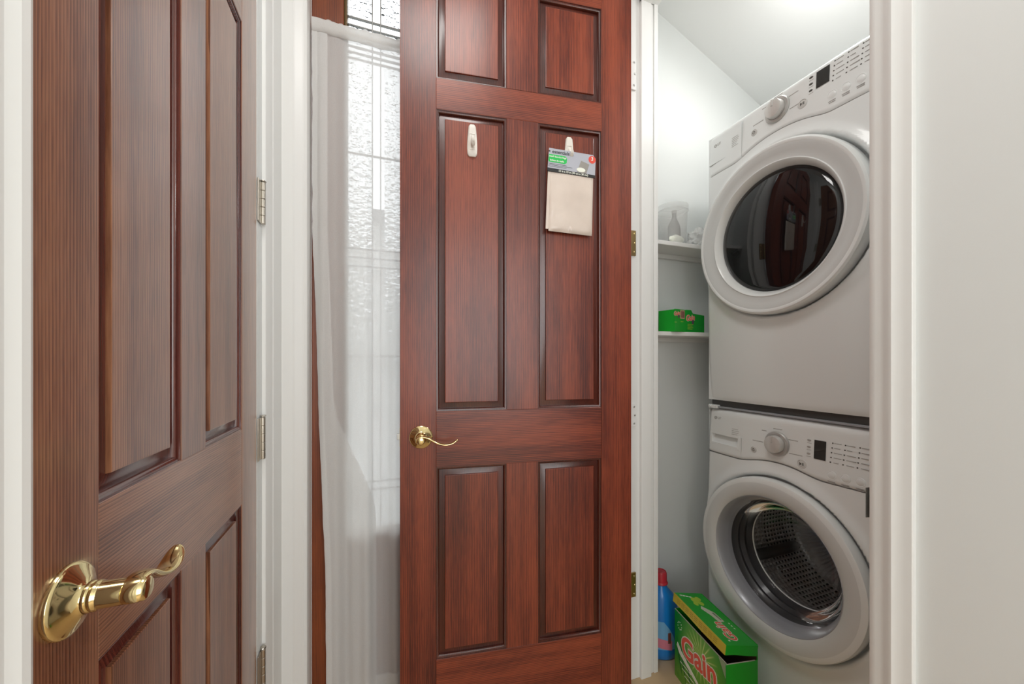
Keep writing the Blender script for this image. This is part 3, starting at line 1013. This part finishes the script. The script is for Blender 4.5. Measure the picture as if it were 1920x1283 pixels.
    box(b, -.1225, -.1215, onp(-.122, zl0).y - .0006, onp(-.122, zl1).y + .002, zl0, zl1)
    if not washer: line2 = box(b, -.262, -.124, onp(-.2, Z(1.872)).y - .0005, onp(-.26, Z(1.872)).y + .001, Z(1.871), Z(1.8722))
    obj('drawer_joint', b, M['ringgrey'], R)
    # ---- door
    T0 = Matrix.Translation((0, 0, zcl)) @ FRONT
    yb = -bow(zcl)
    def pr(lst): return [(r, h + yb) for r, h in lst]
    D = empty('porthole_door', (0, 0, 0), 0, R)
    k = rdoor / .25
    b = bmesh.new()
    if washer:
        lathe(b, pr([(.246 * k, -.012), (.250 * k, .004), (.2495 * k, .020), (.247 * k, .026), (.241 * k, .029), (.232 * k, .0300)]), T0, 96)
        obj('door_rim', b, M['rimwhite'], D, True)
        b = bmesh.new(); lathe(b, pr([(.2335 * k, .0300), (.225 * k, .0315), (.212 * k, .0300), (.203, .0265), (.1995, .0235)]), T0, 96)
        obj('door_ring', b, M['ringgrey'], D, True)
        b = bmesh.new(); lathe(b, pr([(.2005, .0235), (.1985, .0245), (.196, .0225), (.187, .004), (.180, -.020), (.178, -.026)]), T0, 96)
        obj('inner_bezel', b, M['bezel'], D, True)
        b = bmesh.new(); lathe(b, pr([(.181, -.012), (.172, -.022), (.165, -.032), (.155, -.075), (.135, -.098), (.09, -.112), (0, -.118)]), T0, 72)
        obj('glass_bowl', b, M['door_glass'], D, True)
        # gasket, drum and lifters inside
        b = bmesh.new(); lathe(b, pr([(.190, -.024), (.181, -.029), (.177, -.040), (.170, -.048), (.173, -.060), (.164, -.072), (.167, -.084), (.158, -.104), (.19, -.112)]), T0, 72)
        obj('door_gasket', b, M['rubber'], R, True)
        b = bmesh.new(); lathe(b, pr([(.158, -.104), (.1555, -.106), (.156, -.109), (.160, -.109)]), T0, 72)
        obj('drum_rim', b, M['rimwhite'], R, True)
        DR = empty('drum', (0, 0, zcl), 0, R)
        b = bmesh.new()
        lathe(b, [(.160, .108 - yb), (.205, .112), (.222, .115), (.226, .14), (.226, .40), (.215, .425), (.16, .44), (0, .43)], Matrix.Rotation(-PI / 2, 4, 'X'), 96)
        obj('drum_shell', b, M['drum'], DR, True)
        for a in (2.05, -.05 - 2.0, 0.0):
            b = bmesh.new()
            pts = []
            for q in range(9):
                y = .13 + .25 * q / 8
                hgt = .045 * math.sin(PI * min(1, (q + .5) / 6)) ** .6 if q < 8 else .004
                hgt = .012 + .050 * math.sin(PI * (q + .4) / 8.8)
                c = Vector((math.sin(a) * (.224 - hgt / 2), y, math.cos(a) * (.224 - hgt / 2)))
                pts.append((c, Vector((math.cos(a), 0, -math.sin(a))), Vector((math.sin(a), 0, math.cos(a))), .020, hgt / 2 + .004))
            sweep(b, pts, 14); obj('lifter', b, M['lifter'], DR, True, angle=60)
    else:
        lathe(b, pr([(.244 * k, -.016), (.250 * k, -.004), (.2505 * k, .022), (.249 * k, .030), (.244 * k, .0345), (.238 * k, .0350), (.2355 * k, .0335)]), T0, 96)
        obj('door_rim', b, M['rimwhite'], D, True)
        b = bmesh.new(); lathe(b, pr([(.236 * k, .0335), (.228 * k, .0330), (.217 * k, .0285), (.209, .0240), (.2065, .0245)]), T0, 96)
        obj('door_ring', b, M['ringgrey'], D, True)
        b = bmesh.new(); lathe(b, pr([(.2068, .0245), (.2045, .0265), (.201, .0245), (.193, .012), (.1885, .004), (.187, .000)]), T0, 96)
        obj('inner_bezel', b, M['rimwhite'], D, True)
        b = bmesh.new(); lathe(b, pr([(.1885, .000), (.186, .0045), (.170, .0085), (.13, .0140), (.08, .0180), (.04, .0195), (0, .0200)]), T0, 96)
        obj('glass_window', b, M['black_glass'], D, True, angle=60)
    # feet
    if washer:
        for sx in (-1, 1):
            for yy in (.06, DEP - .05):
                b = bmesh.new(); lathe(b, [(0, 0), (.02, 0), (.02, .008), (.012, .013), (0, .013)], Matrix.Translation((sx * (HWID - .05), yy, 0)), 16); obj('foot', b, M['seam'], R, True)
    return R


WA = machine('front_load_washer', 'white front-load washer under the dryer with clear porthole showing the steel drum', .505, 0, .957, .793, .308, .258,
             lambda z: .016 * max(0, (z - .55) / .4) ** 2 + .012 * max(0, (.35 - z) / .35) ** 2, True)
DY = machine('stacked_dryer', 'white clothes dryer stacked on the washer with dark round window', 1.543, .976, 1.985, 1.829, .317, .262,
             lambda z: .012 * max(0, (z - .50) / .45) ** 2 + .020 * max(0, (.36 - z) / .36) ** 2, False)
# stacking rails between the machines belong to the dryer
b = bmesh.new(); box(b, -HWID + .012, HWID - .012, .030, .60, -.018, .013, .002)
obj('stacking_rail', b, plain('gap_shade_grey', (.06, .058, .055), .5), DY)  # shade of the gap under the dryer is put into this dark grey
b = bmesh.new(); box(b, -HWID + .030, HWID - .005, .018, .032, -.0165, -.0105, .001)
obj('stacking_lip', b, M['bezel'], DY)
b = bmesh.new(); box(b, -HWID + .012, -HWID + .050, .012, .03, -.019, -.006, .0015); lathe(b, [(0, .008), (.004, .008), (.0045, 0)], Matrix.Translation((-HWID + .022, .013, -.010)) @ FRONT, 14)
obj('stacking_bracket', b, M['enamel'], DY)

# ------------------------------------------------------------------ closet shelves and what stands on them
def shelf(name, z, label):
    R = empty(name, (CX0, 1.285, z)); tag(R, label, 'shelf')
    b = bmesh.new(); box(b, 0, .92, -.120, 0, -.016, 0, .0015); obj('board', b, M['shelf'], R)
    b = bmesh.new(); box(b, .003, .92, -.018, -.0005, -.034, -.016, .001); obj('wall_cleat', b, M['shelf'], R)
    b = bmesh.new(); box(b, .004, .022, -.112, -.018, -.0225, -.016, .001); box(b, .004, .007, -.112, -.018, -.042, -.0225, .0005); obj('bracket', b, M['trim'], R)
    return R


shelf('closet_shelf', 1.592, 'upper white closet shelf holding the cloudy tub')
shelf('closet_shelf', 1.2465, 'lower white closet shelf holding the small green carton')

TB = empty('storage_tub', (1.128, 1.2235, 1.592)); tag(TB, 'cloudy plastic tub with lid on the upper shelf', 'tub')
b = bmesh.new(); lathe(b, [(0, .001), (.046, .001), (.050, .004), (.056, .138), (.0575, .142), (.0555, .142), (.054, .138), (.048, .006), (0, .004)], Matrix(), 40); obj('tub_body', b, M['cloudy'], TB, True)
b = bmesh.new(); lathe(b, [(.0575, .136), (.0592, .138), (.0592, .158), (.0575, .162), (.052, .163), (.050, .160), (0, .160)], Matrix(), 40); obj('tub_lid', b, M['cloudy'], TB, True)
BI = empty('spray_bottle', (1.135, 1.2225, 1.598)); tag(BI, 'grey narrow-necked bottle standing inside the cloudy tub', 'bottle')
b = bmesh.new()
pts = [(Vector((0, 0, z)), Vector((1, 0, 0)), Vector((0, 1, 0)), a, c_) for z, a, c_ in ((.0, .026, .016), (.004, .029, .018), (.07, .029, .018), (.085, .024, .016), (.104, .012, .010), (.116, .0085, .0085), (.128, .0085, .0085))]
sweep(b, pts, 20); obj('bottle_body', b, plain('grey_bottle', (.20, .20, .195), .4), BI, True)
b = bmesh.new(); lathe(b, [(0, .128), (.0095, .128), (.0095, .140), (0, .140)], Matrix(), 20); obj('bottle_cap', b, M['print'], BI, True)
# a folded white cloth lying in front of the bottle, inside the tub
b = bmesh.new(); bmesh.ops.create_icosphere(b, subdivisions=3, radius=1)
for v in b.verts:
    n_ = noise.noise(v.co * 2.2)
    v.co = Vector((v.co.x * .036, v.co.y * .010, max(-.95, v.co.z) * .016)) * (1 + .18 * n_)
ck = obj('folded_cloth', b, M['white_ink'], None, True, (1.118, 1.190, 1.6125), None, 180); tag(ck, 'white crumpled cloth at the bottom of the cloudy tub', 'cloth')
b = bmesh.new(); bmesh.ops.create_icosphere(b, subdivisions=4, radius=1)
for v in b.verts:
    n_ = noise.noise(v.co * 2.4) * .35 + abs(noise.noise(v.co * 5.5)) * .3
    v.co = Vector((v.co.x * .062, v.co.y * .042, max(-.8, v.co.z) * .050)) * (.85 + n_)
cp = obj('crumpled_bag', b, M['crinkle'], None, True, (1.275, 1.225, 1.633), None, 20); tag(cp, 'crumpled clear plastic bag on the upper shelf beside the cloudy tub', 'plastic bag')

# small green carton on the lower shelf
SB = empty('dryer_sheet_carton', (1.141, 1.167, 1.2466), math.radians(14)); tag(SB, 'small green carton with cut-away top on the lower shelf', 'carton')
b = bmesh.new()
box(b, -.073, 0.0, .0, .002, 0, .0855); box(b, -.073, -.071, .002, .07, 0, .0835); box(b, -.002, .0, .002, .07, 0, .0855)
obj('carton_end', b, M['green'], SB)
b = bmesh.new()
prism(b, [(0.0005, 0), (.13, 0), (.13, .072), (.048, .075), (.036, .088), (.0005, .0865)], 'y', .0, .002)
prism(b, [(0.0005, 0), (.13, 0), (.13, .06), (.0005, .06)], 'y', .068, .07)
box(b, .0005, .13, .002, .068, 0, .002)
obj('carton_front', b, plain('bright_green_card', sr(4, 160, 44), .35), SB)
b = bmesh.new(); box(b, .004, .126, .004, .066, .002, .058); obj('dryer_sheets', b, M['white_ink'], SB)
b = bmesh.new(); box(b, -.037, -.009, -.0006, .001, .050, .083); obj('bar_code_patch', b, plain('salmon_patch', sr(206, 160, 140), .5), SB)
b = bmesh.new()
for k in range(8): box(b, -.034 + .003 * k, -.0325 + .003 * k + .0006 * (k % 3), -.0009, .0, .054, .079)
obj('bar_code_lines', b, plain('brown_lines', sr(120, 78, 66), .5), SB)['kind'] = 'stuff'
for x, z, s in ((-.060, .068, .021), (.030, .056, .032)):
    text('lettering_outline', 'Gain', s, M['white_ink'], SB, (x, -.0006, z), bold=s * .055, roll=.12, shear=.15)
    text('lettering', 'Gain', s, M['orange'], SB, (x, -.0011, z), bold=s * .018, roll=.12, shear=.15)
    b = bmesh.new(); lathe(b, [(0, .0014), (s * .22, .0014), (s * .25, 0)], Matrix.Translation((x + s * .55, 0, z - s * .45)) @ FRONT @ Matrix.Diagonal((.8, 1.3, 1, 1)), 18)
    obj('flower_print', b, plain('purple_print', sr(96, 60, 90), .5), SB)['kind'] = 'stuff'
b = bmesh.new()
for k in range(4): box(b, .012, .05 - .006 * (k % 2), -.0006, .001, .030 - .006 * k, .032 - .006 * k)
box(b, -.073, -.060, -.0006, .001, .034, .036); box(b, -.034, -.018, -.0006, .001, .038, .040)
obj('small_print', b, M['lime'], SB)['kind'] = 'stuff'

# ------------------------------------------------------------------ detergent bottle on the floor
BT = empty('detergent_bottle', (1.045, 1.197, 0), math.radians(-20)); tag(BT, 'blue detergent bottle with red cap on the closet floor', 'bottle')
b = bmesh.new()
prof = [(0, .052, .036), (.006, .058, .042), (.03, .062, .045), (.10, .063, .045), (.16, .062, .044), (.20, .057, .042), (.232, .046, .038), (.252, .031, .030), (.262, .024, .024), (.272, .0215, .0215)]
pts = [(Vector((.004 if z < .24 else 0, 0, z)), Vector((1, 0, 0)), Vector((0, 1, 0)), a, c_) for z, a, c_ in prof]
sweep(b, pts, 40); obj('bottle_body', b, M['blue'], BT, True, angle=60)
b = bmesh.new()
cap = [(0, .274), (.026, .274), (.027, .277), (.0255, .281), (.0235, .283), (.0225, .314), (.0205, .319), (.017, .320), (.0165, .318), (0, .318)]
lathe(b, cap, Matrix(), 32); obj('cap', b, M['redcap'], BT, True)
b = bmesh.new()
def lab(x, z, dy=.0012):
    a = .0632; c_ = .0452
    t_ = max(-1, min(1, (x - .004) / a))
    return Vector((x, -c_ * math.sqrt(max(0.02, 1 - t_ * t_)) - dy, z))
grid(b, 16, 20, lambda u, v: lab(-.045 + .088 * u * (1 - .55 * v * v), .045 + .105 * v))
obj('front_label', b, M['sky_label'], BT, True, angle=180)
b = bmesh.new(); grid(b, 10, 10, lambda u, v: lab(-.035 + .062 * u, .055 + .035 * v - .012 * u, .0022))
obj('label_print', b, M['pink'], BT, True, angle=180)
b = bmesh.new(); grid(b, 4, 10, lambda u, v: lab(.010 + .012 * u, .07 + .04 * v, .0026))
obj('label_figure_shape', b, plain('brown_print', sr(110, 60, 50), .5), BT, True, angle=180)

# ------------------------------------------------------------------ big opened carton in front of the washer
L, Dp, Hb = .256, .106, .239
A_ = math.radians(-100)
ux, uy = Vector((math.cos(A_), math.sin(A_), 0)), Vector((-math.sin(A_), math.cos(A_), 0))
corner = Vector((.978, .846, 0))
cen = corner - ux * (L / 2) + uy * (Dp / 2)
GB = empty('detergent_carton', cen, A_); tag(GB, 'opened green and yellow detergent carton on the floor before the washer', 'carton')
hx, hy = L / 2, Dp / 2
b = bmesh.new(); box(b, -hx, hx, -hy, -hy + .0015, 0, Hb)
obj('front_face', b, M['gain_face'], GB)
b = bmesh.new()
box(b, hx - .0015, hx, -hy + .0015, hy, 0, Hb - .004); box(b, -hx, -hx + .0015, -hy + .0015, hy, 0, Hb); box(b, -hx, hx, hy, hy + .0015, 0, Hb + .042)
obj('side_walls', b, M['green'], GB)
b = bmesh.new(); box(b, -hx + .002, hx - .002, -hy + .002, -hy + .003, .002, Hb - .001); box(b, hx - .003, hx - .002, -hy + .003, hy - .002, .002, Hb - .005)
box(b, -hx + .002, hx - .002, hy - .002, hy - .001, .002, Hb + .036); box(b, -hx + .002, hx - .002, -hy + .003, hy - .002, .002, .004)
obj('card_lining', b, M['cardin'], GB)
b = bmesh.new(); box(b, -hx, hx, -hy - .0002, -hy + .0022, Hb - .0012, Hb + .0006); box(b, hx - .002, hx + .0003, -hy, hy - .008, Hb - .0045, Hb - .003)
obj('torn_edge', b, M['cardedge'], GB)
b = bmesh.new(); prism(b, [(hx - .030, Hb - .002), (hx - .001, Hb - .002), (hx - .001, Hb - .045)], 'y', -hy - .0012, -hy - .0004); obj('corner_patch', b, plain('grey_green_print', sr(150, 176, 140), .5), GB)
# lid, hinged along the back, lifted at the front
tilt = math.radians(-8)
LM = Matrix.Translation((0, hy, Hb + .040)) @ Matrix.Rotation(tilt, 4, 'X')


def lidpart(name, build, m):
    b = bmesh.new(); build(b)
    b.transform(LM)
    return obj(name, b, m, GB)


y0 = -Dp - .002
lidpart('lid_top', lambda b: box(b, -hx - .002, hx + .002, y0, 0, -.0008, .0008), M['green'])
lidpart('lid_front_flap', lambda b: prism(b, [(-hx - .002, -.029), (-hx * .4, -.0275), (hx * .2, -.030), (hx + .002, -.028), (hx + .002, .0008), (-hx - .002, .0008)], 'y', y0 - .0015, y0), M['yellow'])
lidpart('lid_side_flap', lambda b: prism(b, [(y0, -.028), (y0 + .03, -.0265), (y0 + .07, -.029), (0, -.030), (0, .0008), (y0, .0008)], 'x', hx + .002, hx + .0032), M['green'])
lidpart('lid_inside', lambda b: box(b, -hx, hx, y0 + .001, -.002, -.0022, -.0010), M['cardin'])
LT = LM @ Matrix.Rotation(-PI / 2, 4, 'Z') @ Matrix()     # lettering lies on the lid
TOP = LM.to_3x3().to_4x4()


def lidtext(nm, s, size, m, x, y, dz, roll, bold=0, sx=1):
    return text(nm, s, size, m, GB, LM @ Vector((x, y, .0010 + dz)), bold=bold, shear=.15, roll=roll, base=TOP, extrude=.0001)


lidtext('lid_lettering_outline', 'Gain', .046, M['white_ink'], .070, -.060, .0, PI, .0026)
lidtext('lid_lettering', 'Gain', .046, M['orange'], .070, -.060, .0003, PI, .0008)
b = bmesh.new()
def lq(poly, h=.0012):
    vs = [b.verts.new(LM @ Vector((x, y, h))) for x, y in poly]; b.faces.new(vs)
lq([(-.055, -.055), (-.020, -.030), (.025, -.028), (.028, -.050), (-.005, -.054), (-.040, -.066)])
obj('lid_scoop_picture', b, plain('pale_picture', sr(206, 206, 186), .4), GB)
b = bmesh.new(); lq([(-.020, -.034), (.018, -.032), (.019, -.037), (-.018, -.042)], .0015); obj('lid_scoop_shadow_print', b, plain('grey_print_patch', sr(120, 130, 110), .5), GB)
b = bmesh.new()
for (cx_, cy_, rr) in ((-.085, -.055, .018), (-.070, -.045, .013), (-.095, -.038, .012), (-.066, -.066, .010)):
    lq([(cx_ + rr * math.cos(a * PI / 8), cy_ + rr * .8 * math.sin(a * PI / 8)) for a in range(16)], .0011 + .0001 * rr * 100)
obj('lid_flower_print', b, M['lime'], GB)['kind'] = 'stuff'
b = bmesh.new()
for k in range(3): lq([(.030 + .012 * k, -.020), (.036 + .012 * k, -.020), (.036 + .012 * k, -.016), (.030 + .012 * k, -.016)], .0012)
for k in range(4): lq([(-.118 + .003 * k, -.095 + .010 * k), (-.112 + .003 * k, -.097 + .010 * k), (-.110 + .003 * k, -.088 + .010 * k), (-.116 + .003 * k, -.086 + .010 * k)], .0012)
lq([(.108, -.085), (.114, -.085), (.114, -.079), (.108, -.079)]); lq([(.108, -.060), (.112, -.060), (.112, -.056), (.108, -.056)])
obj('lid_small_print', b, M['white_ink'], GB)['kind'] = 'stuff'
b = bmesh.new()
for k in range(3):
    for j in range(9):
        box(b, -.105 + .023 * j, -.088 + .023 * j, y0 - .0019, y0 - .0014, -.0085 - .006 * k, -.0070 - .006 * k)
b.transform(LM); obj('flap_small_print', b, plain('olive_print', sr(150, 132, 34), .5), GB)['kind'] = 'stuff'
# front print
text('lettering_outline', 'Gain', .096, M['white_ink'], GB, (.000, -hy - .0008, .150), bold=.0056, roll=.14, shear=.06)
text('lettering', 'Gain', .096, M['orange'], GB, (.000, -hy - .0014, .150), bold=.0022, roll=.14, shear=.06)
b = bmesh.new()
for k, (x_, w_) in enumerate(((-.085, .030), (-.062, .026), (-.030, .022))):
    poly = []
    for i in range(7): poly.append((x_ - .03 * math.sin(i / 6 * 1.6), .03 + .02 * i - .01 * k))
    for i in range(6, -1, -1): poly.append((x_ - .03 * math.sin(i / 6 * 1.6) + .006 * math.sin(PI * i / 6) + .0006, .03 + .02 * i - .01 * k))
    prism(b, poly, 'y', -hy - .0007, -hy - .0001)
obj('leaf_print', b, M['greend'], GB)['kind'] = 'stuff'
b = bmesh.new()
prism(b, [(-.115, .118), (-.10, .098), (.02, .056), (.05, .034), (.06, .036), (.03, .062), (-.085, .112), (-.11, .130)], 'y', -hy - .0009, -hy - .0001)
for k in range(4): box(b, -.095 + .012 * k, -.035 + .016 * k, -hy - .0008, -hy - .0001, .072 - .016 * k, .0742 - .016 * k)
for a in range(9): box(b, -.098 + .011 * math.cos(a * .7) - .0012, -.098 + .011 * math.cos(a * .7) + .0012, -hy - .0008, -hy, .196 + .013 * math.sin(a * .7) - .0012, .196 + .013 * math.sin(a * .7) + .0012)
obj('band_print', b, M['white_ink'], GB)['kind'] = 'stuff'
b = bmesh.new()
for cx_, cz_, rr in ((.078, .046, .030), (.055, .060, .016)):
    for a in range(6):
        an = a * PI / 3
        lathe(b, [(0, .0009), (rr * .36, .0009), (rr * .38, .0001)], Matrix.Translation((cx_ + rr * .55 * math.cos(an), -hy, cz_ + rr * .55 * math.sin(an))) @ FRONT, 14)
obj('flower_print', b, M['lime'], GB)['kind'] = 'stuff'
b = bmesh.new(); lathe(b, [(0, .0014), (.011, .0014), (.012, .0001)], Matrix.Translation((.078, -hy, .046)) @ FRONT, 18); obj('flower_centre', b, M['yellow'], GB)
b = bmesh.new()
for k in range(3): box(b, hx, hx + .0006, -hy + .012, hy - .012, .150 - .022 * k, .155 - .022 * k)
obj('side_print', b, M['greend'], GB)['kind'] = 'stuff'

# ------------------------------------------------------------------ lamps (just outside the picture; the hall one is added)
def dome(name, loc, rx, r, label, power, tilt_=0.0):
    R = empty(name, loc); R.rotation_euler = (0, tilt_, 0)
    tag(R, label, 'ceiling light')
    b = bmesh.new(); lathe(b, [(0, 0), (r * 1.08, 0), (r * 1.1, -.012), (r, -.018), (0, -.018)], Matrix(), 40); obj('lamp_base', b, M['trim'], R, True)
    b = bmesh.new(); lathe(b, [(r * .98, -.018), (r * .96, -.035), (r * .8, -.062), (r * .5, -.082), (0, -.09)], Matrix(), 40); obj('lamp_shade', b, M['lamp'], R, True)
    l2 = bpy.data.lights.new('closet_bulb_glow', 'POINT'); l2.energy = power * .75; l2.shadow_soft_size = .05; l2.color = (1, .985, .96)
    o2 = bpy.data.objects.new('lamp_glow', l2); o2.parent = R; o2.location = (0, 0, -.16); COL.objects.link(o2)
    l = bpy.data.lights.new('closet_bulb', 'AREA'); l.shape = 'DISK'; l.energy = power; l.size = r * 1.7; l.color = (1, .985, .96)
    o = bpy.data.objects.new('lamp_light', l); o.parent = R; o.location = (0, 0, -.1); COL.objects.link(o)
    return R


dome('closet_ceiling_light', (1.38, .80, cz(1.38)), 0, .09, 'round white ceiling light on the sloping closet ceiling', 1.8, math.atan(.428))
HLm = empty('added_hall_light', (.12, .45, CZ)); tag(HLm, 'unseen square ceiling light added above the hall to brighten it', 'ceiling light')  # added fixture, there to brighten the hall and the machine fronts
b = bmesh.new(); box(b, -.22, .22, -.22, .22, -.06, -.001, .008); obj('added_lamp_box', b, M['trim'], HLm)
b = bmesh.new(); box(b, -.2, .2, -.2, .2, -.066, -.061); obj('added_lamp_panel', b, M['lamp'], HLm)
